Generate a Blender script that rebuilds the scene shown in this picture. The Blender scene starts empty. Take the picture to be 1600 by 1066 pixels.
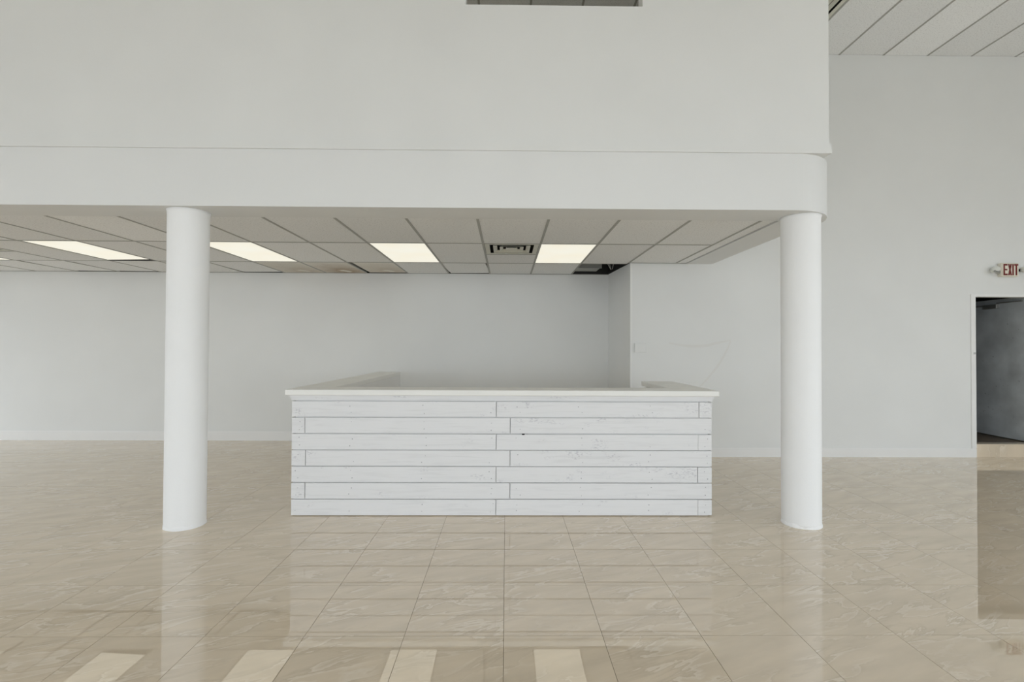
import bpy, bmesh, math, random
from mathutils import Matrix, Vector

random.seed(7)
SC = bpy.context.scene
COL = SC.collection
PI = math.pi

# ---------------------------------------------------------------- camera, world, exposure
CAM_H = 1.4007
F_PX, YAW, PITCH, ROLL = 773.0, 0.01115, 0.01261, 0.00437
cam = bpy.data.cameras.new('camera')
cam.sensor_fit = 'HORIZONTAL'
cam.sensor_width = 36.0
cam.lens = 36.0 * F_PX / 1600.0
cam.clip_start, cam.clip_end = 0.05, 200
camo = bpy.data.objects.new('camera', cam)
camo.matrix_world = (Matrix.Translation((0, 0, CAM_H)) @ Matrix.Rotation(-YAW, 4, 'Z')
                     @ Matrix.Rotation(PI / 2 + PITCH, 4, 'X') @ Matrix.Rotation(ROLL, 4, 'Z'))
COL.objects.link(camo)
SC.camera = camo

world = bpy.data.worlds.new('overcast_sky')
SC.world = world
world.use_nodes = True
wn = world.node_tree
bg = wn.nodes['Background']
bg.inputs['Color'].default_value = (0.87, 0.935, 1.0, 1)
bg.inputs['Strength'].default_value = 2.65

SC.view_settings.view_transform = 'Standard'
SC.view_settings.look = 'None'
SC.view_settings.gamma = 1.0
SC.view_settings.use_curve_mapping = False
SC.view_settings.exposure = 0.15
# high sun on the street side: lights the pavement, only grazes the first metre inside the shopfront
sun = bpy.data.lights.new('sun', 'SUN')
sun.energy = 1.5
sun.angle = math.radians(0.6)
sun.color = (1.0, 0.97, 0.93)
suno = bpy.data.objects.new('sun', sun)
suno.rotation_euler = (math.radians(6), 0, 0)
COL.objects.link(suno)
SC.cycles.diffuse_bounces = 8
SC.cycles.max_bounces = 14

# ---------------------------------------------------------------- layout (metres, floor at z = 0, camera at x = y = 0)
X_L, X_R = -10.6, 9.0           # side walls
Y_F = -4.6                     # street front
Y_BACK = 7.40                  # back wall of the recess under the mezzanine
Y_NEAR = 6.37                  # back wall on the right, with the doorway
X_RET, X_RB = 1.60, 1.525      # its slightly splayed return towards the back wall
Z_LOW, Z_HIGH = 2.496, 5.24    # the two suspended ceilings
Z_SOF = 2.457                  # underside of the edge beam
Y_BEAM = 3.744
DOOR_X0, DOOR_X1, DOOR_Z0, DOOR_Z1 = 6.10, 6.96, 0.165, 2.085

# portals: tell the renderer where daylight comes in (no light of their own)
for (px0, px1) in ((X_L + 0.4, -0.2), (0.2, X_R - 0.4)):
    pl = bpy.data.lights.new('daylight_portal', 'AREA')
    pl.shape = 'RECTANGLE'
    pl.size, pl.size_y = px1 - px0, 3.0
    pl.cycles.is_portal = True
    po = bpy.data.objects.new('daylight_portal', pl)
    po.location = ((px0 + px1) / 2, Y_F - 0.02, 1.6)
    po.rotation_euler = (PI / 2, 0, 0)
    COL.objects.link(po)
for (px, py, w, h, rz) in ((X_L - 0.02, 3.35, 7.9, 2.6, -PI / 2), (X_R + 0.02, -0.4, 7.2, 2.9, PI / 2)):
    pl = bpy.data.lights.new('daylight_portal', 'AREA')
    pl.shape = 'RECTANGLE'
    pl.size, pl.size_y = w, h
    pl.cycles.is_portal = True
    po = bpy.data.objects.new('daylight_portal', pl)
    po.location = (px, py, 0.1 + h / 2)
    po.rotation_euler = (PI / 2, 0, rz)
    COL.objects.link(po)

# ---------------------------------------------------------------- materials
def new_mat(name, color, rough=0.6, spec=0.5, metallic=0.0, ior=1.5):
    m = bpy.data.materials.new(name)
    m.use_nodes = True
    b = m.node_tree.nodes['Principled BSDF']
    b.inputs['Base Color'].default_value = (*color, 1)
    b.inputs['Roughness'].default_value = rough
    b.inputs['Specular IOR Level'].default_value = spec
    b.inputs['Metallic'].default_value = metallic
    b.inputs['IOR'].default_value = ior
    return m

class NT:
    """small helper for wiring nodes"""
    def __init__(self, m):
        self.t = m.node_tree
        self.b = self.t.nodes['Principled BSDF']
    def n(self, typ, **kw):
        nd = self.t.nodes.new(typ)
        for k, v in kw.items():
            if k in nd.inputs.keys():
                nd.inputs[k].default_value = v
            else:
                setattr(nd, k, v)
        return nd
    def l(self, a, b):
        self.t.links.new(a, b)
    def ramp(self, stops, interp='LINEAR'):
        r = self.t.nodes.new('ShaderNodeValToRGB')
        r.color_ramp.interpolation = interp
        el = r.color_ramp.elements
        while len(el) < len(stops):
            el.new(0.5)
        for e, (p, c) in zip(el, stops):
            e.position = p
            e.color = (*c, 1) if len(c) == 3 else c
        return r
    def mix(self, fac, a, b, blend='MIX'):
        mx = self.t.nodes.new('ShaderNodeMix')
        mx.data_type = 'RGBA'
        mx.blend_type = blend
        for sock, v in ((mx.inputs[0], fac), (mx.inputs[6], a), (mx.inputs[7], b)):
            if hasattr(v, 'is_linked'):
                self.l(v, sock)
            elif isinstance(v, tuple):
                sock.default_value = (*v, 1)
            else:
                sock.default_value = v
        return mx.outputs[2]
    def bump(self, h, strength, dist=0.01):
        bp = self.n('ShaderNodeBump', Strength=strength, Distance=dist)
        self.l(h, bp.inputs['Height'])
        self.l(bp.outputs[0], self.b.inputs['Normal'])

def paint(name, color, var=0.03, bump=0.06, scale=1.3, rough=0.55):
    m = new_mat(name, color, rough, 0.3)
    t = NT(m)
    g = t.n('ShaderNodeNewGeometry')
    n1 = t.n('ShaderNodeTexNoise', Scale=scale, Detail=3.0)
    t.l(g.outputs['Position'], n1.inputs['Vector'])
    d = tuple(c * (1 - var) for c in color)
    r = t.ramp([(0.35, d), (0.65, color)])
    t.l(n1.outputs[0], r.inputs[0])
    t.l(r.outputs[0], t.b.inputs['Base Color'])
    n2 = t.n('ShaderNodeTexNoise', Scale=90.0, Detail=2.0)
    t.l(g.outputs['Position'], n2.inputs['Vector'])
    t.bump(n2.outputs[0], bump, 0.004)
    return m

M_WALL = paint('white_wall_paint', (0.79, 0.80, 0.79), 0.03)
M_BEAM = paint('white_beam_paint', (0.79, 0.80, 0.795), 0.02)
M_COLUMN = paint('white_column_plaster', (0.92, 0.93, 0.935), 0.015, 0.25, 3.0, 0.6)
M_TRIM = paint('white_trim_paint', (0.83, 0.83, 0.82), 0.02, 0.03, 2.0, 0.4)
M_SCUFF = paint('grey_scuffed_paint', (0.765, 0.765, 0.745), 0.03)
M_DARK = paint('dark_plenum', (0.035, 0.035, 0.033), 0.3)  # near-black colour standing in for unlit depth behind ceilings and fittings
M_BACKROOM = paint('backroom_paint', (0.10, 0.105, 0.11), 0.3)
M_BACKFLOOR = paint('backroom_floor', (0.16, 0.125, 0.09), 0.3)
M_OUT = paint('pavement_concrete', (0.56, 0.55, 0.53), 0.2)
M_LOW_BOUNCE = paint('low_bounce_ground', (0.09, 0.09, 0.092), 0.3)  # dark so the unseen ground sends little light upward
M_TEE = new_mat('grey_ceiling_tee', (0.40, 0.40, 0.375), 0.5, 0.3)
M_METALW = new_mat('cream_enamel', (0.66, 0.66, 0.58), 0.45, 0.4)
M_GALV = new_mat('galvanised_sheet', (0.45, 0.46, 0.43), 0.45, 0.5, 0.4)
M_WIRE = new_mat('pale_wire', (0.6, 0.6, 0.58), 0.4, 0.5)
M_BLACK = new_mat('black_rubber', (0.012, 0.012, 0.012), 0.6, 0.3)
M_STEEL = new_mat('dull_steel', (0.42, 0.42, 0.40), 0.4, 0.5, 0.7)
M_NAIL = new_mat('painted_nail', (0.40, 0.40, 0.42), 0.5, 0.3)
M_RED = new_mat('red_exit_lettering', (0.17, 0.016, 0.012), 0.5, 0.4)
M_SIGN = new_mat('ivory_sign_plastic', (0.76, 0.72, 0.62), 0.45, 0.4)
M_LAMP = new_mat('pale_lamp_plastic', (0.72, 0.73, 0.68), 0.3, 0.5)

def mat_diffuser():
    m = new_mat('fluorescent_diffuser', (0.8, 0.8, 0.75), 0.5, 0.3)
    t = NT(m)
    tc = t.n('ShaderNodeTexCoord')
    nz = t.n('ShaderNodeTexNoise', Scale=2.2, Detail=1.0)
    t.l(tc.outputs['Object'], nz.inputs['Vector'])
    r = t.ramp([(0.3, (1.0, 0.94, 0.77)), (0.7, (1.0, 0.97, 0.84))])
    t.l(nz.outputs[0], r.inputs[0])
    t.l(r.outputs[0], t.b.inputs['Emission Color'])
    t.b.inputs['Emission Strength'].default_value = 0.78
    t.b.inputs['Base Color'].default_value = (0.05, 0.05, 0.045, 1)
    return m
M_DIFFUSER = mat_diffuser()

def mat_tile_ceiling(name, base, stain=0):
    m = new_mat(name, base, 0.9, 0.1)
    t = NT(m)
    g = t.n('ShaderNodeNewGeometry')
    oi = t.n('ShaderNodeObjectInfo')
    n1 = t.n('ShaderNodeTexNoise', Scale=70.0, Detail=3.0)
    t.l(g.outputs['Position'], n1.inputs['Vector'])
    r = t.ramp([(0.30, tuple(c * 0.80 for c in base)), (0.46, base), (1.0, tuple(min(1, c * 1.03) for c in base))])
    t.l(n1.outputs[0], r.inputs[0])
    v = t.n('ShaderNodeMapRange')
    v.inputs[3].default_value = 0.93
    v.inputs[4].default_value = 1.03
    t.l(oi.outputs['Random'], v.inputs[0])
    cmb = t.n('ShaderNodeCombineColor')
    for i in range(3):
        t.l(v.outputs[0], cmb.inputs[i])
    col = t.mix(1.0, r.outputs[0], cmb.outputs[0], 'MULTIPLY')
    if stain:
        tc = t.n('ShaderNodeTexCoord')
        nz = t.n('ShaderNodeTexNoise', Scale=5.0, Detail=4.0)
        t.l(tc.outputs['Object'], nz.inputs['Vector'])
        mv = t.n('ShaderNodeVectorMath', operation='SUBTRACT')
        t.l(tc.outputs['Object'], mv.inputs[0])
        mv.inputs[1].default_value = (0.04, 0.28, 0)
        sc = t.n('ShaderNodeVectorMath', operation='MULTIPLY')
        sc.inputs[1].default_value = (1.0, 0.7, 0)
        t.l(mv.outputs[0], sc.inputs[0])
        ln = t.n('ShaderNodeVectorMath', operation='LENGTH')
        t.l(sc.outputs[0], ln.inputs[0])
        ad = t.n('ShaderNodeMath', operation='MULTIPLY_ADD')
        t.l(nz.outputs[0], ad.inputs[0])
        ad.inputs[1].default_value = 0.30
        t.l(ln.outputs['Value'], ad.inputs[2])
        k = stain
        rr = t.ramp([(0.20, (0, 0, 0)), (0.235, (1, 1, 1)), (0.30, (0.75, 0.75, 0.75)), (0.62, (0, 0, 0))])
        t.l(ad.outputs[0], rr.inputs[0])
        f = t.n('ShaderNodeMath', operation='MULTIPLY')
        t.l(rr.outputs[0], f.inputs[0])
        f.inputs[1].default_value = k
        col = t.mix(f.outputs[0], col, (0.36, 0.25, 0.15))
    t.l(col, t.b.inputs['Base Color'])
    t.bump(n1.outputs[0], 0.15, 0.003)
    return m
M_CTILE = mat_tile_ceiling('ceiling_tile_board', (0.90, 0.91, 0.91))
M_CSTAIN = mat_tile_ceiling('water_stained_tile_board', (0.84, 0.82, 0.76), 0.75)
M_CSTAIN2 = mat_tile_ceiling('lightly_stained_tile_board', (0.84, 0.82, 0.76), 0.35)

def mat_floor():
    base = (0.70, 0.595, 0.455)
    m = new_mat('polished_beige_marble_tile', base, 0.015, 0.5, 0.0, 2.25)
    t = NT(m)
    g = t.n('ShaderNodeNewGeometry')
    oi = t.n('ShaderNodeObjectInfo')
    # every tile takes its own piece of the pattern
    off = t.n('ShaderNodeMath', operation='MULTIPLY')
    t.l(oi.outputs['Random'], off.inputs[0])
    off.inputs[1].default_value = 37.0
    cmb = t.n('ShaderNodeCombineXYZ')
    t.l(off.outputs[0], cmb.inputs[0])
    t.l(off.outputs[0], cmb.inputs[1])
    add = t.n('ShaderNodeVectorMath', operation='ADD')
    t.l(g.outputs['Position'], add.inputs[0])
    t.l(cmb.outputs[0], add.inputs[1])
    mp = t.n('ShaderNodeMapping')
    mp.vector_type = 'TEXTURE'
    mp.inputs['Rotation'].default_value = (0, 0, math.radians(22))
    mp.inputs['Scale'].default_value = (1 / 2.2, 1 / 8.5, 1.0)
    t.l(add.outputs[0], mp.inputs['Vector'])
    # cloud tone
    cl = t.n('ShaderNodeTexNoise', Scale=1.1, Detail=3.0)
    t.l(mp.outputs[0], cl.inputs['Vector'])
    r0 = t.ramp([(0.3, tuple(c * 0.91 for c in base)), (0.7, tuple(c * 1.06 for c in base))])
    t.l(cl.outputs[0], r0.inputs[0])
    # paired light and dark vein edges
    vn = t.n('ShaderNodeTexNoise', Scale=0.95, Detail=5.0, Roughness=0.55, Distortion=0.6)
    t.l(mp.outputs[0], vn.inputs['Vector'])
    lt = t.ramp([(0.497, (0, 0, 0)), (0.508, (1, 1, 1)), (0.55, (0, 0, 0))])
    dk = t.ramp([(0.445, (0, 0, 0)), (0.493, (1, 1, 1)), (0.50, (0, 0, 0))])
    t.l(vn.outputs[0], lt.inputs[0])
    t.l(vn.outputs[0], dk.inputs[0])
    mk = t.n('ShaderNodeTexNoise', Scale=1.6, Detail=2.0)
    t.l(add.outputs[0], mk.inputs['Vector'])
    mr = t.ramp([(0.40, (0, 0, 0)), (0.54, (1, 1, 1))])
    t.l(mk.outputs[0], mr.inputs[0])
    f1 = t.n('ShaderNodeMath', operation='MULTIPLY')
    t.l(lt.outputs[0], f1.inputs[0])
    t.l(mr.outputs[0], f1.inputs[1])
    f1b = t.n('ShaderNodeMath', operation='MULTIPLY')
    t.l(f1.outputs[0], f1b.inputs[0])
    f1b.inputs[1].default_value = 0.75
    f2 = t.n('ShaderNodeMath', operation='MULTIPLY')
    t.l(dk.outputs[0], f2.inputs[0])
    t.l(mr.outputs[0], f2.inputs[1])
    f2b = t.n('ShaderNodeMath', operation='MULTIPLY')
    t.l(f2.outputs[0], f2b.inputs[0])
    f2b.inputs[1].default_value = 0.45
    c1 = t.mix(f1b.outputs[0], r0.outputs[0], (0.80, 0.72, 0.61))
    c2 = t.mix(f2b.outputs[0], c1, (0.52, 0.435, 0.33))
    t.l(c2, t.b.inputs['Base Color'])
    return m
M_FLOOR = mat_floor()
M_GROUT = new_mat('brown_grout', (0.24, 0.195, 0.15), 0.8, 0.2)

def mat_plank():
    base = (0.80, 0.805, 0.815)
    m = new_mat('white_painted_board', base, 0.5, 0.35)
    t = NT(m)
    tc = t.n('ShaderNodeNewGeometry')
    oi = t.n('ShaderNodeObjectInfo')
    off = t.n('ShaderNodeMath', operation='MULTIPLY')
    t.l(oi.outputs['Random'], off.inputs[0])
    off.inputs[1].default_value = 23.0
    cmb = t.n('ShaderNodeCombineXYZ')
    t.l(off.outputs[0], cmb.inputs[0])
    add = t.n('ShaderNodeVectorMath', operation='ADD')
    t.l(tc.outputs['Position'], add.inputs[0])
    t.l(cmb.outputs[0], add.inputs[1])
    mp = t.n('ShaderNodeMapping')
    mp.inputs['Scale'].default_value = (2.0, 14.0, 30.0)
    t.l(add.outputs[0], mp.inputs['Vector'])
    gr = t.n('ShaderNodeTexNoise', Scale=1.6, Detail=5.0, Distortion=0.6)
    t.l(mp.outputs[0], gr.inputs['Vector'])
    r = t.ramp([(0.28, tuple(c * 0.93 for c in base)), (0.5, base)])
    t.l(gr.outputs[0], r.inputs[0])
    # sparse knots showing through the paint
    mp2 = t.n('ShaderNodeMapping')
    mp2.inputs['Scale'].default_value = (1.0, 1.0, 2.2)
    t.l(add.outputs[0], mp2.inputs['Vector'])
    n1 = t.n('ShaderNodeTexNoise', Scale=4.5, Detail=1.0)
    t.l(mp2.outputs[0], n1.inputs['Vector'])
    n2 = t.n('ShaderNodeTexNoise', Scale=55.0, Detail=3.0)
    t.l(mp2.outputs[0], n2.inputs['Vector'])
    ra = t.ramp([(0.62, (0, 0, 0)), (0.74, (1, 1, 1))])
    rb = t.ramp([(0.52, (0, 0, 0)), (0.66, (1, 1, 1))])
    t.l(n1.outputs[0], ra.inputs[0])
    t.l(n2.outputs[0], rb.inputs[0])
    f = t.n('ShaderNodeMath', operation='MULTIPLY')
    t.l(ra.outputs[0], f.inputs[0])
    t.l(rb.outputs[0], f.inputs[1])
    c = t.mix(f.outputs[0], r.outputs[0], (0.60, 0.60, 0.63))
    t.l(c, t.b.inputs['Base Color'])
    t.bump(gr.outputs[0], 0.25, 0.003)
    return m
M_PLANK = mat_plank()
M_TOP = paint('white_worktop_paint', (0.87, 0.87, 0.84), 0.03, 0.05, 4.0, 0.4)

def mat_leaf():
    base = (0.74, 0.785, 0.81)
    m = new_mat('chipped_grey_door_paint', base, 0.55, 0.3)
    t = NT(m)
    g = t.n('ShaderNodeNewGeometry')
    n1 = t.n('ShaderNodeTexNoise', Scale=3.0, Detail=4.0)
    t.l(g.outputs['Position'], n1.inputs['Vector'])
    r = t.ramp([(0.3, tuple(c * 0.75 for c in base)), (0.7, tuple(c * 1.1 for c in base))])
    t.l(n1.outputs[0], r.inputs[0])
    n2 = t.n('ShaderNodeTexNoise', Scale=26.0, Detail=2.0)
    t.l(g.outputs['Position'], n2.inputs['Vector'])
    r2 = t.ramp([(0.71, (0, 0, 0)), (0.80, (0.8, 0.8, 0.8))])
    t.l(n2.outputs[0], r2.inputs[0])
    t.l(t.mix(r2.outputs[0], r.outputs[0], (0.07, 0.07, 0.07)), t.b.inputs['Base Color'])
    return m
M_LEAF = mat_leaf()

# ---------------------------------------------------------------- mesh helpers
def add_box(bm, x0, x1, y0, y1, z0, z1, bevel=0.0):
    vs = [bm.verts.new((x, y, z)) for z in (z0, z1) for y in (y0, y1) for x in (x0, x1)]
    fs = [bm.faces.new([vs[i] for i in q]) for q in
          ((0, 2, 3, 1), (4, 5, 7, 6), (0, 1, 5, 4), (2, 6, 7, 3), (0, 4, 6, 2), (1, 3, 7, 5))]
    if bevel:
        es = {e for f in fs for e in f.edges}
        bmesh.ops.bevel(bm, geom=list(es), offset=bevel, segments=1, affect='EDGES', profile=0.5)

def add_prism(bm, pts, z0, z1, axis='z'):
    """extrude a 2-D outline; axis z: pts are (x, y); axis y: pts are (x, z) and z0, z1 are y"""
    def P(p, h):
        return (p[0], p[1], h) if axis == 'z' else (p[0], h, p[1])
    a = [bm.verts.new(P(p, z0)) for p in pts]
    b = [bm.verts.new(P(p, z1)) for p in pts]
    n = len(pts)
    bm.faces.new(a)
    bm.faces.new(list(reversed(b)))
    for i in range(n):
        bm.faces.new((a[i], b[i], b[(i + 1) % n], a[(i + 1) % n]))
    bmesh.ops.recalc_face_normals(bm, faces=bm.faces[:])

def add_tube(bm, p0, p1, r, seg=8):
    p0, p1 = Vector(p0), Vector(p1)
    d = p1 - p0
    q = d.to_track_quat('Z', 'Y').to_matrix().to_4x4()
    bmesh.ops.create_cone(bm, cap_ends=True, segments=seg, radius1=r, radius2=r, depth=d.length,
                          matrix=Matrix.Translation((p0 + p1) / 2) @ q)

def link(name, mesh, mat=None, parent=None, loc=(0, 0, 0)):
    o = bpy.data.objects.new(name, mesh)
    COL.objects.link(o)
    o.location = loc
    if mat and not mesh.materials:
        mesh.materials.append(mat)
    if parent:
        o.parent = parent
    return o

def obj(name, bm, mat, parent=None, loc=(0, 0, 0), smooth=False):
    me = bpy.data.meshes.new(name)
    bm.to_mesh(me)
    bm.free()
    if smooth:
        for p in me.polygons:
            p.use_smooth = True
    return link(name, me, mat, parent, loc)

def box(name, mat, x0, x1, y0, y1, z0, z1, parent=None, bevel=0.0, base=None):
    """one box as one object; with base the mesh is kept around that point"""
    bm = bmesh.new()
    if base is None:
        base = (0, 0, 0) if parent else ((x0 + x1) / 2, (y0 + y1) / 2, z0)
    bx, by, bz = base
    add_box(bm, x0 - bx, x1 - bx, y0 - by, y1 - by, z0 - bz, z1 - bz, bevel)
    return obj(name, bm, mat, parent, base)

def boxes(name, mat, lst, parent=None):
    bm = bmesh.new()
    for b in lst:
        add_box(bm, *b)
    return obj(name, bm, mat, parent)

def structure(o):
    o['kind'] = 'structure'
    return o

def tag(o, label, cat, group=None):
    o['label'] = label
    o['category'] = cat
    if group:
        o['group'] = group
    return o

def thing(name, label, cat, loc, group=None, rz=0.0):
    o = bpy.data.objects.new(name, None)
    COL.objects.link(o)
    o.location = loc
    o.rotation_euler = (0, 0, rz)
    o.empty_display_size = 0.1
    return tag(o, label, cat, group)

def project(x, y, z):
    c, s = math.cos(YAW), math.sin(YAW)
    x, y, z = x * c - y * s, x * s + y * c, z - CAM_H
    c, s = math.cos(PITCH), math.sin(PITCH)
    d, u = y * c + z * s, -y * s + z * c
    if d < 0.2:
        return None
    a, b = x / d, -u / d
    c, s = math.cos(ROLL), math.sin(ROLL)
    return 800 + F_PX * (a * c - b * s), 533 + F_PX * (a * s + b * c)

# ---------------------------------------------------------------- floor and its tiles
floor = structure(boxes('floor', M_GROUT, [(X_L, X_R, Y_F, Y_BACK + 0.1, -0.12, -0.003)]))
TX, TY, FX, FY = 0.4809, 0.5106, -0.0075, 2.4165
JOINT = 0.0022
tile_me = None
cells = []
for i in range(-32, 20):
    for j in range(-14, 11):
        x0, x1 = FX + TX * i, FX + TX * (i + 1)
        y0, y1 = FY + TY * j, FY + TY * (j + 1)
        if x1 <= X_L or x0 >= X_R or y1 <= Y_F or y0 >= Y_BACK:
            continue
        if y0 > Y_NEAR and x0 > X_RET:
            continue
        cells.append((x0, x1, y0, y1))
def seen_area(c):
    x0, x1, y0, y1 = c
    if y0 < 1.3:
        return 0
    q = [project(x, y, 0) for x, y in ((x0, y0), (x1, y0), (x1, y1), (x0, y1))]
    cx, cy = sum(p[0] for p in q) / 4, sum(p[1] for p in q) / 4
    if not (-90 < cx < 1690 and cy < 1130):
        return 0
    if abs(cx - 783) < 320 and cy < 800:      # behind the counter
        return 0
    return abs(sum(q[k][0] * q[(k + 1) % 4][1] - q[(k + 1) % 4][0] * q[k][1] for k in range(4))) / 2
cells.sort(key=seen_area, reverse=True)
nvis = min(290, sum(1 for c in cells if seen_area(c) > 0))
rest = []
for k, (x0, x1, y0, y1) in enumerate(cells):
    full = x0 >= X_L and x1 <= X_R and y0 >= Y_F and y1 <= Y_BACK and not (x1 > X_RET and y1 > Y_NEAR)
    x0, x1 = max(x0, X_L), min(x1, X_R)
    y0 = max(y0, Y_F)
    y1 = min(y1, Y_NEAR if x1 > X_RET + 0.05 and y1 > Y_NEAR and x0 > X_RET - 0.3 else Y_BACK)
    if y1 - y0 < 0.01 or x1 - x0 < 0.01:
        continue
    b = (x0 + JOINT / 2, x1 - JOINT / 2, y0 + JOINT / 2, y1 - JOINT / 2, -0.009, 0.0)
    if k >= nvis:
        rest.append(b)
        continue
    if full and tile_me:
        link('floor_tile', tile_me, None, floor, ((x0 + x1) / 2, (y0 + y1) / 2, 0))
    else:
        o = box('floor_tile', M_FLOOR, *b, parent=floor, base=((x0 + x1) / 2, (y0 + y1) / 2, 0))
        if full:
            tile_me = o.data
rt = boxes('far_floor_tiles', M_FLOOR, rest, floor)
rt.name = 'floor_tiling'
rt['kind'] = 'stuff'

# ---------------------------------------------------------------- walls
wb = structure(boxes('wall_back', M_WALL, [(X_L, X_RET + 0.12, Y_BACK, Y_BACK + 0.15, 0, Z_HIGH + 0.3),
                                           ]))
boxes('plenum_shade_lining', M_DARK, [(X_L, X_RET - 0.006, Y_BACK - 0.006, Y_BACK, Z_LOW + 0.004, 2.795)], wb)  # dark sheet over the white wall, painting in the plenum's shade
wr = structure(boxes('wall_back_right', M_WALL, [
    (X_RET, DOOR_X0, Y_NEAR, Y_NEAR + 0.12, 0, Z_LOW + 0.004),
    (X_RET, DOOR_X0, Y_NEAR, Y_NEAR + 0.12, Z_LOW + 0.004, Z_HIGH + 0.3),
    (DOOR_X0, DOOR_X1, Y_NEAR, Y_NEAR + 0.12, DOOR_Z1, Z_HIGH + 0.3),
    (DOOR_X1, X_R, Y_NEAR, Y_NEAR + 0.12, 0, Z_HIGH + 0.3),
    ]))
bm = bmesh.new()
bm.from_mesh(wr.data)
b2 = bmesh.new()
add_prism(b2, [(X_RET, Y_NEAR + 0.12), (X_RET + 0.12, Y_NEAR + 0.12), (X_RB + 0.12, Y_BACK), (X_RB, Y_BACK)], 0, Z_HIGH + 0.3)
add_prism(b2, [(X_RET, Y_NEAR), (X_RET + 0.01, Y_NEAR), (X_RET + 0.01, Y_NEAR + 0.12), (X_RET - 0.0085, Y_NEAR + 0.12)], 0, Z_HIGH + 0.3)
b2.to_mesh(wr.data)
b2.free()
bm2 = bmesh.new()
bm2.from_mesh(wr.data)
me = bpy.data.meshes.new('part')
bm2.to_mesh(me)
bm2.free()
bm.from_mesh(me)
bpy.data.meshes.remove(me)
bm.to_mesh(wr.data)
bm.free()
bm = bmesh.new()
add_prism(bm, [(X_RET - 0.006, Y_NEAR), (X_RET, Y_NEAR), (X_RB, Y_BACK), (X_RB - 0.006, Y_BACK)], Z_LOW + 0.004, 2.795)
obj('plenum_shade_lining', bm, M_DARK, wr)  # same painted-in darkness on the return above the tiles
# narrow corner bead at the outer corner, and a ghost line of an old fitting
box('corner_bead', M_TRIM, X_RET - 0.003, X_RET + 0.022, Y_NEAR - 0.003, Y_NEAR, 0.13, Z_LOW, wr)
def ribbon(name, pts, w, parent):
    bm = bmesh.new()
    prev = None
    for k, (x, z) in enumerate(pts):
        tx, tz = (pts[min(k + 1, len(pts) - 1)][0] - pts[max(k - 1, 0)][0],
                  pts[min(k + 1, len(pts) - 1)][1] - pts[max(k - 1, 0)][1])
        L = math.hypot(tx, tz) or 1
        nx, nz = -tz / L, tx / L
        ww = w * (0.35 + 0.65 * math.sin(PI * (k + 0.5) / len(pts)))
        a = bm.verts.new((x + nx * ww / 2, Y_NEAR - 0.0008, z + nz * ww / 2))
        b = bm.verts.new((x - nx * ww / 2, Y_NEAR - 0.0008, z - nz * ww / 2))
        if prev:
            bm.faces.new((prev[0], a, b, prev[1]))
        prev = (a, b)
    return obj(name, bm, M_SCUFF, parent)
ribbon('scuff_mark', [(2.10 + 0.10 * k, 1.463 - 0.055 * math.sin(k / 7.5 * PI) * (1 if k < 6 else 0.8) + 0.004 * k) for k in range(9)], 0.035, wr)
ribbon('scuff_mark', [(2.90 - 0.03 * k - 0.004 * k * k, 1.49 - 0.085 * k) for k in range(8)], 0.03, wr)
wl = structure(boxes('wall_left', M_WALL, [
    (X_L - 0.15, X_L, Y_F, Y_BACK, 2.45, Z_HIGH + 0.3), (X_L - 0.15, X_L, Y_F, Y_BACK, 0, 0.1),
    (X_L - 0.15, X_L, Y_F, -0.6, 0.1, 2.45), (X_L - 0.15, X_L, 7.3, Y_BACK, 0.1, 2.45)]))
wrt = structure(boxes('wall_right', M_WALL, [
    (X_R, X_R + 0.15, Y_F, Y_NEAR + 0.12, 3.0, Z_HIGH + 0.3), (X_R, X_R + 0.15, Y_F, Y_NEAR + 0.12, 0, 0.1),
    (X_R, X_R + 0.15, Y_F, -4.0, 0.1, 3.0), (X_R, X_R + 0.15, 3.2, Y_NEAR + 0.12, 0.1, 3.0)]))
wf = structure(boxes('wall_front', M_WALL, [
    (X_L, X_R, Y_F - 0.15, Y_F, 3.1, Z_HIGH + 0.3), (X_L, X_R, Y_F - 0.15, Y_F, 0, 0.10),
    (X_L, X_L + 0.4, Y_F - 0.15, Y_F, 0.1, 3.1), (X_R - 0.4, X_R, Y_F - 0.15, Y_F, 0.1, 3.1),
    (-0.2, 0.2, Y_F - 0.15, Y_F, 0.1, 3.1)]))
pave = structure(boxes('pavement', M_OUT, [(X_L - 25, X_R + 20, Y_F - 30, Y_F - 0.15, -0.15, -0.02),
                                            (X_R + 0.15, X_R + 20, Y_F - 0.15, Y_BACK + 15, -0.15, -0.02)]))

dark_ground = structure(boxes('unseen_dark_ground', M_LOW_BOUNCE, [(X_L - 25, X_L - 0.15, Y_F - 0.15, Y_BACK + 15, -0.15, -0.02)]))  # unseen ground, added dark to cut bounce through the left openings

# baseboards, in lengths as nailed on
bb = structure(boxes('baseboard_back', M_TRIM, [(X_L, -4.86, Y_BACK - 0.014, Y_BACK, 0, 0.125),
                                                (-4.855, X_RET, Y_BACK - 0.014, Y_BACK, 0, 0.125),
                                                (X_L, X_RET, Y_BACK - 0.007, Y_BACK, 0.125, 0.137)]))
bb2 = structure(boxes('baseboard_back_right', M_TRIM, [(X_RET - 0.014, DOOR_X0 - 0.003, Y_NEAR - 0.014, Y_NEAR, 0, 0.105),
                                                       (X_RET - 0.007, DOOR_X0 - 0.003, Y_NEAR - 0.007, Y_NEAR, 0.105, 0.115)]))

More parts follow.
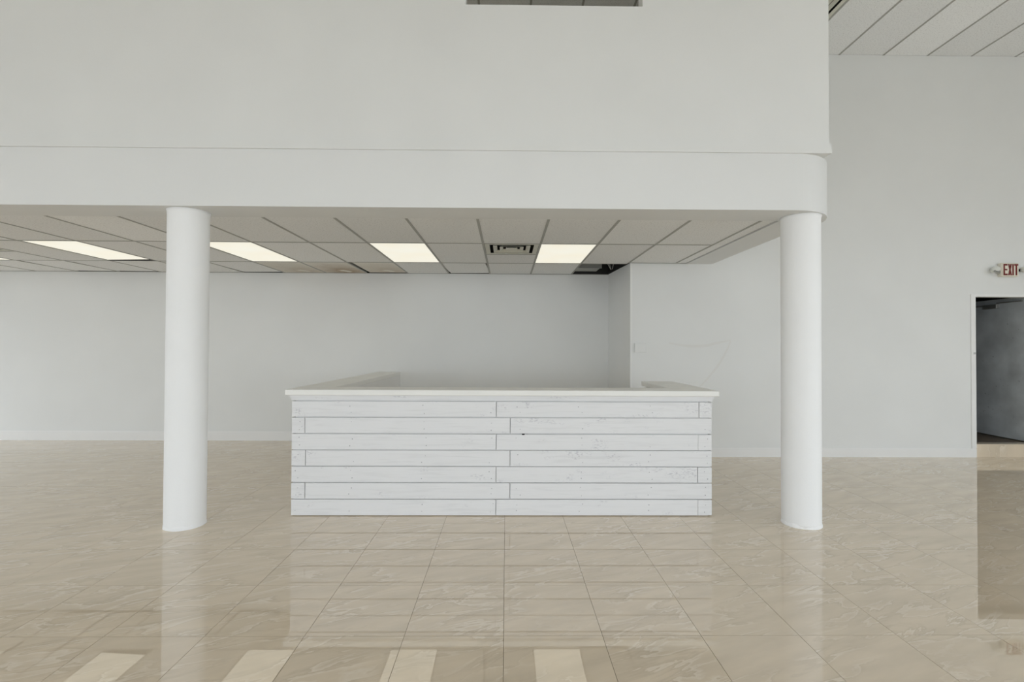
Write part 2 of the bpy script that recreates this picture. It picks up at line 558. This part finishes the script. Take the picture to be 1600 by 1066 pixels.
# ---------------------------------------------------------------- mezzanine: upper wall, ledge, edge beam
X_UP = 2.462
Y_UP = 3.741
OX0, OX1, OZ0, OZ1 = -0.322, 1.030, 4.012, 5.15
Z_LEDGE = 2.893
wm = structure(boxes('wall_mezzanine', M_WALL, [
    (X_L, OX0, Y_UP, Y_UP + 0.12, Z_LEDGE, Z_HIGH), (OX1, X_UP, Y_UP, Y_UP + 0.12, Z_LEDGE, Z_HIGH),
    (OX0, OX1, Y_UP, Y_UP + 0.12, Z_LEDGE, OZ0), (OX0, OX1, Y_UP, Y_UP + 0.12, OZ1, Z_HIGH),
    (X_UP - 0.12, X_UP, Y_UP + 0.12, Y_NEAR, Z_LEDGE, Z_HIGH)]))
t1 = structure(boxes('trim_1', M_WALL, [(X_L, X_UP + 0.016, Y_UP - 0.010, Y_UP, Z_LEDGE, Z_LEDGE + 0.072),
                                        (X_UP, X_UP + 0.016, Y_UP, Y_NEAR, Z_LEDGE, Z_LEDGE + 0.072)]))
# edge beam with a rounded corner, returning along the side
XB, RB = 2.64, 0.42
outer = [(X_L, Y_BEAM)]
for k in range(17):
    a = -PI / 2 + PI / 2 * k / 16
    outer.append((XB - RB + RB * math.cos(a), Y_BEAM + RB + RB * math.sin(a)))
outer += [(XB, Y_BEAM + RB + 0.02), (2.34, Y_BEAM + RB + 0.02), (2.34, 4.065), (X_L, 4.065)]
bm = bmesh.new()
add_prism(bm, outer, Z_SOF, Z_LEDGE)
add_box(bm, 2.328, 2.66, Y_BEAM + RB + 0.021, Y_NEAR, Z_LOW - 0.006, Z_LEDGE)
beam = structure(obj('beam', bm, M_BEAM))
# a lamp burning inside the mezzanine room
ll = bpy.data.lights.new('mezzanine_lamp', 'AREA')
ll.size = 0.6
ll.energy = 17
ll.color = (1.0, 0.93, 0.74)
llo = bpy.data.objects.new('mezzanine_lamp', ll)
llo.location = (-1.6, 5.6, 5.05)
COL.objects.link(llo)
beam['label'] = 'white edge beam with rounded corner carried on the two round columns'
loft = structure(boxes('floor_mezzanine', M_OUT, [(X_L, X_UP - 0.12, Y_UP + 0.12, Y_NEAR, Z_LEDGE, Z_LEDGE + 0.02), (X_L, X_RET, Y_NEAR, Y_BACK, Z_LEDGE, Z_LEDGE + 0.02)]))
slab = structure(boxes('mezzanine_deck', M_DARK, [(X_L, 2.32, 4.07, Y_NEAR, 2.80, Z_LEDGE),
                                               (X_L, X_RET, Y_NEAR, Y_BACK, 2.80, Z_LEDGE)]))

# ---------------------------------------------------------------- low suspended ceiling
G = 0.61
CX0 = -0.2525
Y_R1 = 5.2276
rows = [(4.072, Y_R1), (Y_R1, Y_R1 + 2 * G), (Y_R1 + 2 * G, Y_BACK)]
ceil = structure(boxes('ceiling', M_DARK, [(X_L, 2.3, 4.08, Y_NEAR - 0.02, 2.79, 2.80), (X_L, X_RET - 0.02, Y_NEAR - 0.02, Y_BACK - 0.01, 2.79, 2.80)]))
TW = 0.024
def tee(x0, x1, y0, y1, z=Z_LOW):
    bm = bmesh.new()
    cx, cy = (x0 + x1) / 2, (y0 + y1) / 2
    add_box(bm, x0 - cx, x1 - cx, y0 - cy, y1 - cy, 0, 0.0025)
    if (x1 - x0) < (y1 - y0):
        add_box(bm, -0.001, 0.001, y0 - cy, y1 - cy, 0.0025, 0.038)
    else:
        add_box(bm, x0 - cx, x1 - cx, -0.001, 0.001, 0.0025, 0.038)
    return bm, (cx, cy, z)
I0, I1 = -15, 4
lo_rest = [(X_L, CX0 + G * I0, 4.072, Y_BACK, Z_LOW + 0.0035, Z_LOW + 0.018)]
lo = boxes('ceiling_tiling', M_CTILE, lo_rest, ceil)
lo['kind'] = 'stuff'
for i in range(I0, I1 + 1):
    x = CX0 + G * i
    yend = Y_BACK if x < X_RB - 0.02 else Y_NEAR
    b, l = tee(x - TW / 2, x + TW / 2, 4.066, yend)
    obj('ceiling_tee', b, M_TEE, ceil, l)
lights_i = (-14, -11, -8, -5, -2, 1)
vents_i = (-10, 0)
def cell_x(i):
    return CX0 + G * i + TW / 2, CX0 + G * (i + 1) - TW / 2
def cross(i, y, x1=None):
    a, b_ = cell_x(i)
    b, l = tee(a, b_ if x1 is None else x1, y - TW / 2, y + TW / 2)
    obj('cross_tee', b, M_TEE, ceil, l)
def ctile(x0, x1, y0, y1, z=Z_LOW, mat=M_CTILE, parent=ceil, tilt=None, lap=0.007):
    cx, cy = (x0 + x1) / 2, (y0 + y1) / 2
    bm = bmesh.new()
    add_box(bm, x0 - lap - cx, x1 + lap - cx, y0 - lap - cy, y1 + lap - cy, 0, 0.015)
    o = obj('ceiling_tile', bm, mat, parent, (cx, cy, z + 0.0035))
    if tilt:
        o.rotation_euler = tilt
    return o
def cross_all():
    for i in range(I0, I1):
        cross(i, Y_R1)
        if not (i == 3):
            cross(i, Y_R1 + 2 * G) if cell_x(i)[1] < X_RET + 0.1 else None
cross_all()
for i in range(I0, I1):
    a, b = cell_x(i)
    ctile(a, b, rows[0][0] + 0.012, rows[0][1] - TW / 2)
    y0, y1 = rows[1][0] + TW / 2, rows[1][1] - TW / 2
    if i == 3:
        y1 = Y_NEAR - 0.006
    if i in lights_i:
        pass
    elif i in vents_i:
        ym = Y_R1 + G
        cross(i, ym)
        ctile(a, b, ym + TW / 2, y1)
    else:
        ctile(a, b, y0, y1)
    if i > 2:
        continue
    y0, y1 = rows[2][0] + TW / 2, Y_BACK - 0.008
    if i == 2:
        continue                                   # tile missing: open to the plenum
    if i == -4:
        ctile(a, b, y0, y1, mat=M_CSTAIN)
    elif i == -5:
        ctile(a, b, y0, y1, mat=M_CSTAIN2)
    elif i == -3:
        ctile(a + 0.05, b, y0, y1 - 0.06, mat=M_CSTAIN2, lap=0.004)
    elif i in (-1, -6, -9, -10):
        ctile(a + 0.004, b - 0.004, y0, y1 - 0.055, tilt=(0, 0, 0.045 if i not in (-6, -1) else -0.045), lap=0.003)
    else:
        ctile(a, b, y0, y1)
# narrow filler strips beside the side beam
for (y0, y1) in ((4.084, Y_R1 - 0.006), (Y_R1 + 0.006, Y_NEAR - 0.006)):
    ctile(CX0 + G * 4 + TW / 2, 2.314, y0, y1, lap=0.0)
# wall angle along the back wall
box('wall_angle', M_TEE, X_L, X_RET, Y_BACK - 0.02, Y_BACK, Z_LOW - 0.001, Z_LOW + 0.0015, ceil)
box('wall_angle', M_TEE, X_RET + 0.01, 2.32, Y_NEAR - 0.018, Y_NEAR, Z_LOW - 0.001, Z_LOW + 0.0015, ceil)

# recessed fluorescent lights
LIGHT_LABELS = {
    -14: 'lit fluorescent panel outside the left edge of the view',
    -11: 'lit fluorescent ceiling panel cut off by the left edge of the photo',
    -8: 'lit fluorescent ceiling panel left of the left column, with black gaps at its ends',
    -5: 'lit fluorescent ceiling panel just right of the left column, partly hidden by it',
    -2: 'lit fluorescent ceiling panel two tiles left of the square air vent',
    1: 'lit fluorescent ceiling panel immediately right of the square air vent'}
for i in lights_i[1:]:
    a, b = cell_x(i)
    y0, y1 = rows[1][0] + TW / 2, rows[1][1] - TW / 2
    cx, cy = (a + b) / 2, (y0 + y1) / 2
    t = thing('ceiling_light', LIGHT_LABELS[i], 'ceiling light', (cx, cy, Z_LOW), 'recessed ceiling lights')
    w, d = b - a + 0.012, y1 - y0 + 0.012
    bm = bmesh.new()
    z0, z1 = 0.004, 0.11
    add_box(bm, -w / 2, w / 2, -d / 2, d / 2, z1, z1 + 0.002)
    add_box(bm, -w / 2, -w / 2 + 0.002, -d / 2, d / 2, z0, z1)
    add_box(bm, w / 2 - 0.002, w / 2, -d / 2, d / 2, z0, z1)
    add_box(bm, -w / 2 + 0.002, w / 2 - 0.002, -d / 2, -d / 2 + 0.002, z0, z1)
    add_box(bm, -w / 2 + 0.002, w / 2 - 0.002, d / 2 - 0.002, d / 2, z0, z1)
    obj('housing', bm, M_DARK, t)
    bm = bmesh.new()
    gap = 0.05 if i == -8 else 0.0
    if gap:
        add_prism(bm, [(-w / 2 + 0.004, -d / 2 + 0.004), (0.0, -d / 2 + 0.004), (w / 2 - 0.004, -d / 2 + 0.05),
                       (w / 2 - 0.004, d / 2 - 0.10), (-w / 2 + 0.004, d / 2 - 0.05)], 0.006, 0.009)
    else:
        add_box(bm, -w / 2 + 0.004, w / 2 - 0.004, -d / 2 + 0.004, d / 2 - 0.004, 0.006, 0.009)
    obj('diffuser', bm, M_DIFFUSER, t)

# square air vents
def frustum_ring(bm, half0, half1, z0, z1, th=0.003, hx=1.0):
    """four sloped louvre blades: wide at the bottom, narrow at the top"""
    for s in range(4):
        R = Matrix.Rotation(s * PI / 2, 4, 'Z')
        pts = [(-half0, -half0, z0), (half0, -half0, z0), (half1, -half1, z1), (-half1, -half1, z1)]
        lo = [bm.verts.new(R @ Vector(p)) for p in pts]
        hi = [bm.verts.new(R @ Vector((p[0], p[1] + th, p[2] + th))) for p in pts]
        bm.faces.new(lo)
        bm.faces.new(list(reversed(hi)))
        for k in range(4):
            bm.faces.new((lo[k], hi[k], hi[(k + 1) % 4], lo[(k + 1) % 4]))
def make_vent(label, loc, s=0.292):
    t = thing('air_vent', label, 'air vent', loc, 'square ceiling air vents')
    bm = bmesh.new()
    o, n = s, s * 0.83
    for q in ((-o, o, -o, -n), (-o, o, n, o), (-o, -n, -n, n), (n, o, -n, n)):
        add_box(bm, *q, 0.003, 0.007)
    obj('frame', bm, M_METALW, t)
    bm = bmesh.new()
    add_box(bm, -n, n, -n, n, 0.12, 0.125)
    for q in ((-n, n, -n, -n + 0.003), (-n, n, n - 0.003, n), (-n, -n + 0.003, -n, n), (n - 0.003, n, -n, n)):
        add_box(bm, *q, 0.007, 0.12)
    obj('duct_collar', bm, M_DARK, t)
    for h0, h1 in ((0.70, 0.56), (0.45, 0.33)):
        bm = bmesh.new()
        frustum_ring(bm, s * h0, s * h1, 0.002, 0.022)
        obj('louvre', bm, M_METALW, t)
    bm = bmesh.new()
    add_box(bm, -s * 0.22, s * 0.22, -s * 0.22, s * 0.22, 0.004, 0.008, 0.001)
    for sx in (-1, 1):
        add_box(bm, sx * s * 0.2 - 0.004, sx * s * 0.2 + 0.004, -0.004, 0.004, 0.008, 0.12)
    obj('centre_plate', bm, M_METALW, t)
    return t
for i, lab in ((0, 'square louvred air vent in the low ceiling above the counter'),
               (-10, 'square louvred air vent in the low ceiling at the far left edge')):
    a, b = cell_x(i)
    make_vent(lab, ((a + b) / 2, Y_R1 + G / 2, Z_LOW), 0.291)

# things seen through the missing tile
t = thing('air_duct', 'grey sheet metal duct glimpsed through the missing ceiling tile', 'duct', (1.16, 7.0, 2.535))
bm = bmesh.new()
add_box(bm, -0.17, 0.17, -0.02, 0.34, 0.0, 0.185)
obj('duct_body', bm, M_GALV, t)
bm = bmesh.new()
for q in ((-0.185, 0.185, -0.03, -0.02, -0.012, 0.004), (0.165, 0.185, -0.03, -0.02, 0.004, 0.19), (-0.185, -0.165, -0.03, -0.02, 0.004, 0.19)):
    add_box(bm, *q)
obj('flange', bm, M_STEEL, t)
bm = bmesh.new()
add_tube(bm, (1.47, 6.95, 2.50), (1.40, 6.95, 2.785), 0.004)
add_tube(bm, (1.47, 6.95, 2.50), (1.36, 6.70, 2.56), 0.004)
tag(obj('hanger_wire', bm, M_WIRE), 'pale hanger wire leaning left in the hole of the missing tile', 'wire', 'ceiling hanger wires')
bm = bmesh.new()
add_tube(bm, (1.475, 6.90, 2.50), (1.53, 6.80, 2.785), 0.004)
tag(obj('hanger_wire', bm, M_WIRE), 'pale hanger wire leaning right above the wall corner in the hole', 'wire', 'ceiling hanger wires')

# ---------------------------------------------------------------- high ceiling
ch = structure(boxes('ceiling', M_DARK, [(X_L, X_R, Y_F, Y_BACK, Z_HIGH + 0.2, Z_HIGH + 0.3)]))
GH, HX0, HL = 0.582, 4.330, 1.20
hi_tiles, hi_rest, hi_tees = [], [], []
i0, i1 = math.ceil((X_L - HX0) / GH), math.floor((X_R - HX0) / GH)
for i in range(i0, i1 + 1):
    x = HX0 + GH * i
    on_view = -1.5 < x < 7.6
    if on_view:
        b, l = tee(x - TW / 2, x + TW / 2, Y_NEAR - 3 * HL, Y_NEAR, Z_HIGH)
        obj('ceiling_tee', b, M_TEE, ch, l)
for r in range(0, 9):
    y1 = Y_NEAR - HL * r
    y0 = max(y1 - HL, Y_F)
    if r > 0 and r < 3:
        b, l = tee(-1.5, 7.6, y1 - TW / 2, y1 + TW / 2, Z_HIGH - 0.0026)
        obj('cross_tee', b, M_TEE, ch, l)
    for i in range(i0 - 1, i1 + 1):
        x0, x1 = max(HX0 + GH * i, X_L) + TW / 2, min(HX0 + GH * (i + 1), X_R) - TW / 2
        if x1 - x0 < 0.02:
            continue
        if r < 2 and -1.4 < x0 and x1 < 7.6:
            if r == 0 and i == -2:
                continue
            ctile(x0, x1, y0 + TW / 2, y1 - TW / 2, Z_HIGH, parent=ch)
        else:
            hi_rest.append((x0, x1, y0 + TW / 2, y1 - TW / 2, Z_HIGH + 0.0035, Z_HIGH + 0.018))
hi_rest.append((X_L, X_R, Y_NEAR + 0.12, Y_BACK, Z_HIGH + 0.0035, Z_HIGH + 0.018))
o = boxes('ceiling_tiling', M_CTILE, hi_rest, ch)
o['kind'] = 'stuff'
vx0 = HX0 - 2 * GH + TW / 2
vx1 = HX0 - GH - TW / 2
ctile(vx0, vx1, Y_NEAR - HL + TW / 2 + 0.595, Y_NEAR - TW / 2, Z_HIGH, parent=ch)
make_vent('square louvred air vent in the high ceiling beside the upper wall corner',
          ((vx0 + vx1) / 2, Y_NEAR - HL + TW / 2 + 0.283, Z_HIGH), 0.278)

# ---------------------------------------------------------------- columns
def column(x, y, r, ztop, label, seed):
    rnd = random.Random(seed)
    t = thing('column', label, 'column', (x, y, 0), 'round columns under the mezzanine')
    seg = 64
    prof = [(0.004, r * 1.0), (0.03, r), (0.5, r), (1.2, r * 0.998), (2.0, r), (ztop - 0.05, r), (ztop - 0.018, r * 1.012), (ztop, r * 1.05)]
    bm = bmesh.new()
    rings = []
    for z, rr in prof:
        rings.append([bm.verts.new((rr * math.cos(2 * PI * k / seg), rr * math.sin(2 * PI * k / seg), z)) for k in range(seg)])
    for a, b in zip(rings, rings[1:]):
        for k in range(seg):
            bm.faces.new((a[k], a[(k + 1) % seg], b[(k + 1) % seg], b[k]))
    bm.faces.new(list(reversed(rings[0])))
    bm.faces.new(rings[-1])
    obj('shaft', bm, M_COLUMN, t, smooth=True)
    # lumpy bead of plaster where the shaft meets the tiles
    bm = bmesh.new()
    w1 = [rnd.uniform(-1, 1) for _ in range(seg)]
    w1 = [(w1[k - 1] + w1[k] + w1[(k + 1) % seg]) / 3 for k in range(seg)]
    rings = []
    for z, dr, nz in ((0.0, 0.004, 0.005), (0.010, 0.004, 0.004), (0.020, 0.001, 0.002), (0.030, -0.002, 0.0)):
        rings.append([bm.verts.new(((r + dr + nz * w1[k]) * math.cos(2 * PI * k / seg), (r + dr + nz * w1[k]) * math.sin(2 * PI * k / seg),
                                    z + (0.010 * w1[k] if z > 0 else 0))) for k in range(seg)])
    for a, b in zip(rings, rings[1:]):
        for k in range(seg):
            bm.faces.new((a[k], a[(k + 1) % seg], b[(k + 1) % seg], b[k]))
    obj('plaster_bead', bm, M_COLUMN, t, smooth=True)
column(-2.511, 3.922, 0.1435, Z_SOF, 'round white plastered column standing left of the counter', 3)
column(2.366, 3.952, 0.1425, Z_SOF, 'round white plastered column standing right of the counter', 5)

# ---------------------------------------------------------------- reception counter
CY = 4.118
ctr = thing('reception_counter', 'white U-shaped reception counter clad in horizontal painted boards', 'counter', (0, CY, 0))
def cpart(name, mat, x0, x1, y0, y1, z0, z1, bevel=0.0):
    bm = bmesh.new()
    cx, cy = (x0 + x1) / 2, (y0 + y1) / 2
    add_box(bm, x0 - cx, x1 - cx, y0 - cy, y1 - cy, 0, z1 - z0, bevel)
    return obj(name, bm, mat, ctr, (cx, cy - CY, z0))
XL, XR = -1.772, 1.716
ZP0, PITCHZ, GAPZ = 0.008, 0.1352, 0.0075
BT = 0.022
c = -0.082
d = 0.034
rowcuts = [                                     # from the top row down
    [c, 1.609], [-1.664, d], [c, 1.602], [-1.657, d], [c, 1.598], [-1.660, d], [c, 1.600]]
rnd = random.Random(11)
for r, cuts in enumerate(rowcuts):
    z1 = ZP0 + PITCHZ * (7 - r) - GAPZ
    z0 = ZP0 + PITCHZ * (6 - r)
    xs = [XL] + cuts + [XR]
    for k in range(len(xs) - 1):
        tight = (r in (2, 5, 6)) and abs(xs[k + 1] - xs[k]) < 0.2
        e0 = 0.0 if k == 0 else (0.0008 if tight else 0.0028)
        e1 = 0.0 if k == len(xs) - 2 else (0.0008 if (r in (2, 6) and k == 1) else 0.0028)
        pr = rnd.uniform(-0.002, 0.002)
        dz = rnd.uniform(-0.0012, 0.0012)
        ez = rnd.uniform(-0.0015, 0.0015)
        cpart('board', M_PLANK, xs[k] + e0, xs[k + 1] - e1, CY + pr, CY + BT, z0 + dz + ez, z1 + dz, 0.0016)
# boards of the two outer side faces
for side, x, y1 in ((-1, XL, 7.00), (1, XR, 5.20)):
    for r in range(7):
        z0 = ZP0 + PITCHZ * r
        z1 = z0 + PITCHZ - GAPZ
        cut = 5.6 if (r % 2 and side < 0) else y1
        for (ya, yb) in ((CY + BT + 0.002, cut), (cut + 0.003, y1)):
            if yb - ya < 0.05:
                continue
            cpart('board', M_PLANK, *((x, x + BT) if side < 0 else (x - BT, x)), ya, yb, z0, z1, 0.0016)
# framing and inner faces
ZT0, ZT1 = 1.000, 1.046
cpart('frame_panel', M_TRIM, XL + BT + 0.001, XR - BT - 0.001, CY + BT + 0.001, CY + 0.12, 0.0, ZT0)
cpart('frame_panel', M_TRIM, XL + BT + 0.001, -1.5015, CY + 0.121, 7.034, 0.0, ZT0)
cpart('frame_panel', M_TRIM, XR - 0.245, XR - BT - 0.001, CY + 0.121, 5.20, 0.0, ZT0)
# stepped moulding under the worktop
def mould(z0, z1, p):
    bm = bmesh.new()
    add_prism(bm, [(XL - p, CY - p), (XR + p, CY - p), (XR + p, 5.20), (XR - BT + 0.0, 5.20), (XR - BT, CY + 0.02), (XL + BT, CY + 0.02),
                   (XL + BT, 7.00), (XL - p, 7.00)], z0, z1)
    for v in bm.verts:
        v.co.y -= CY
    return bm
obj('moulding', mould(0.957, 0.979, 0.004), M_PLANK, ctr)
obj('moulding', mould(0.9795, ZT0, 0.014), M_PLANK, ctr)
# worktop in three lengths
TYF = 4.072
cpart('worktop', M_TOP, -1.812, 1.762, TYF, 4.375, ZT0, ZT1, 0.004)
cpart('worktop', M_TOP, -1.812, -1.500, 4.377, 7.035, ZT0, ZT1, 0.004)
cpart('worktop', M_TOP, 1.432, 1.762, 4.377, 5.235, ZT0, ZT1, 0.004)
# inner cleats under the wing tops
cpart('cleat', M_TOP, XR - 0.266, XR - 0.2455, 4.40, 5.20, 0.955, 0.985)
cpart('cleat', M_TOP, XR - 0.266, XR - 0.2455, 4.40, 5.20, 0.90, 0.925)
# nail heads, far too many and too small to list
bm = bmesh.new()
for r in range(7):
    zc = ZP0 + PITCHZ * (r + 0.5) - GAPZ / 2
    for x in (XL + 0.05, -1.28, -0.68, -0.12, 0.10, 0.62, 1.20, XR - 0.05):
        for s in (-1, 1):
            if rnd.random() < 0.25:
                continue
            xx, zz = x + rnd.uniform(-0.02, 0.02), zc + s * (0.03 + rnd.uniform(-0.01, 0.008))
            rr = rnd.uniform(0.0025, 0.0045)
            bmesh.ops.create_cone(bm, cap_ends=True, segments=8, radius1=rr, radius2=rr, depth=0.002,
                                  matrix=Matrix.Translation((xx, -0.0024, zz)) @ Matrix.Rotation(PI / 2, 4, 'X'))
nh = obj('nail_heads', bm, M_NAIL, ctr)
nh['kind'] = 'stuff'
# one dark chip in the seam below the second row
cpart('chip', M_BLACK, 0.132, 0.154, CY - 0.0032, CY - 0.0022, 0.672, 0.683)

# ---------------------------------------------------------------- fittings on the right-hand back wall
bm = bmesh.new()
add_box(bm, -0.075, 0.075, -0.026, 0.0, 0.0, 0.118, 0.004)
wp = thing('wall_plate', 'white painted-over blank plate on the wall near the corner', 'wall plate', (1.725, Y_NEAR, 1.343))
obj('cover', bm, M_WALL, wp)
for x in (-0.04, 0.04):
    bm = bmesh.new()
    bmesh.ops.create_cone(bm, cap_ends=True, segments=10, radius1=0.004, radius2=0.004, depth=0.002,
                          matrix=Matrix.Translation((x, -0.0266, 0.059)) @ Matrix.Rotation(PI / 2, 4, 'X'))
    obj('screw', bm, M_TRIM, wp)

# exit sign with two emergency lamp heads
SX, SZ = 6.512, 2.432
ex = thing('exit_sign', 'ivory EXIT sign with red letters and two side lamps above the doorway', 'exit sign', (SX, Y_NEAR, SZ))
W2, H2, D = 0.117, 0.088, 0.055
bm = bmesh.new()
add_box(bm, -W2, W2, -D, 0, -H2, H2, 0.008)
obj('housing', bm, M_SIGN, ex)
bm = bmesh.new()
add_box(bm, -W2 + 0.010, W2 - 0.010, -D - 0.004, -D, -H2 + 0.008, H2 - 0.008, 0.002)
obj('face_plate', bm, M_SIGN, ex)
k = Y_NEAR / F_PX                      # metres per pixel on that wall
def lx(px):
    return (px - 1569.3) * k
YF0, YF1 = -D - 0.008, -D - 0.004
hz = 0.0725
def letter(polys):
    bm = bmesh.new()
    for p in polys:
        b2 = bmesh.new()
        add_prism(b2, p, YF0, YF1, 'y')
        me = bpy.data.meshes.new('tmp')
        b2.to_mesh(me)
        b2.free()
        bm.from_mesh(me)
        bpy.data.meshes.remove(me)
    obj('letter', bm, M_RED, ex)
def rect(a, b, z0, z1):
    return [(a, z0), (b, z0), (b, z1), (a, z1)]
sw, sh = 0.0175, 0.020
a, b = lx(1558.0), lx(1564.2)
letter([rect(a, a + sw, -hz, hz), rect(a + sw, b, hz - sh, hz), rect(a + sw, b - 0.004, -sh / 2, sh / 2), rect(a + sw, b, -hz, -hz + sh)])
a, b = lx(1565.3), lx(1571.0)
letter([[(a, -hz), (a + sw, -hz), (b, hz), (b - sw, hz)],
        [(a, hz), (a + sw, hz), ((a + b) / 2 + 0.001, 0.016), ((a + b) / 2 - 0.0085, 0.0)],
        [(b - sw, -hz), (b, -hz), ((a + b) / 2 + 0.0085, 0.0), ((a + b) / 2 - 0.001, -0.016)]])
a = lx(1572.0)
letter([rect(a, a + sw, -hz, hz)])
a, b = lx(1575.2), lx(1581.3)
m_ = (a + b) / 2
letter([rect(a, b, hz - sh, hz), rect(m_ - sw / 2, m_ + sw / 2, -hz, hz - sh)])
for s in (-1, 1):
    bm = bmesh.new()
    add_box(bm, min(s * W2, s * (W2 + 0.03)), max(s * W2, s * (W2 + 0.03)), -0.045, -0.01, -0.02, 0.012, 0.004)
    arm = obj('lamp_arm', bm, M_LAMP if s < 0 else M_BLACK, ex)
    bm = bmesh.new()
    bmesh.ops.create_uvsphere(bm, u_segments=20, v_segments=12, radius=1.0,
                              matrix=Matrix.Translation((s * (W2 + 0.075), -0.055, 0.0)) @ Matrix.Rotation(s * 0.35, 4, 'Y')
                              @ Matrix.Diagonal((0.055, 0.045, 0.042 if s < 0 else 0.034, 1)))
    head = obj('lamp_head', bm, M_LAMP, ex, smooth=True)
    bm = bmesh.new()
    bmesh.ops.create_cone(bm, cap_ends=True, segments=20, radius1=0.040 if s < 0 else 0.030, radius2=0.034 if s < 0 else 0.026, depth=0.014,
                          matrix=Matrix.Translation((s * (W2 + 0.085), -0.088, -0.028)) @ Matrix.Rotation(math.radians(60), 4, 'X'))
    obj('lens_ring', bm, M_STEEL, head)

# ---------------------------------------------------------------- doorway, open leaf and the dark room behind
dr = structure(boxes('door_1', M_TRIM, [
    (DOOR_X0 - 0.062, DOOR_X0, Y_NEAR - 0.010, Y_NEAR, 0.116, DOOR_Z1 + 0.03),
    (DOOR_X0, DOOR_X1 + 0.062, Y_NEAR - 0.010, Y_NEAR, DOOR_Z1, DOOR_Z1 + 0.03),
    (DOOR_X1, DOOR_X1 + 0.062, Y_NEAR - 0.010, Y_NEAR, 0.0, DOOR_Z1)]))
box('threshold_riser', M_FLOOR, DOOR_X0, DOOR_X1, Y_NEAR, Y_NEAR + 0.02, 0.0, DOOR_Z0 - 0.004, dr)
box('threshold', M_FLOOR, DOOR_X0, DOOR_X1, Y_NEAR - 0.006, Y_NEAR + 0.12, DOOR_Z0 - 0.004, DOOR_Z0 + 0.004, dr)
box('strike_plate', M_STEEL, DOOR_X0 - 0.03, DOOR_X0 - 0.003, Y_NEAR - 0.014, Y_NEAR - 0.0105, 1.335, 1.362, dr)
leaf_len, th = 0.80, 0.044
lf = bpy.data.objects.new('door_leaf', None)
bm = bmesh.new()
add_box(bm, 0, th, 0, leaf_len, 0.0, 1.93, 0.002)
me = bpy.data.meshes.new('door_leaf')
bm.to_mesh(me)
bm.free()
lf = link('door_leaf', me, M_LEAF, dr, (6.905, 6.475, DOOR_Z0 + 0.012))
lf.rotation_euler = (0, 0, math.radians(-3.8))
lf['label'] = 'chipped grey door leaf standing open'
bm = bmesh.new()
add_box(bm, -0.045, 0.0, 0.40, 0.62, 1.80, 1.86, 0.004)
add_box(bm, -0.028, -0.012, 0.05, 0.42, 1.868, 1.882)
add_box(bm, -0.028, -0.012, 0.42, 0.78, 1.84, 1.855)
obj('door_closer', bm, M_STEEL, lf)
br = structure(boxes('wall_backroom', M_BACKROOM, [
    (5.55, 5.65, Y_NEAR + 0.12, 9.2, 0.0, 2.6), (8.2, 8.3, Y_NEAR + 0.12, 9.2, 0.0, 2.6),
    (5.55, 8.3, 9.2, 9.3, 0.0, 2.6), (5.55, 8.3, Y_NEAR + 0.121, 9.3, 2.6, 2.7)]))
bf = structure(boxes('floor_backroom', M_BACKFLOOR, [(5.65, 8.2, Y_NEAR + 0.12, 9.2, 0.0, DOOR_Z0)]))

# a dark scrape on one high ceiling tile
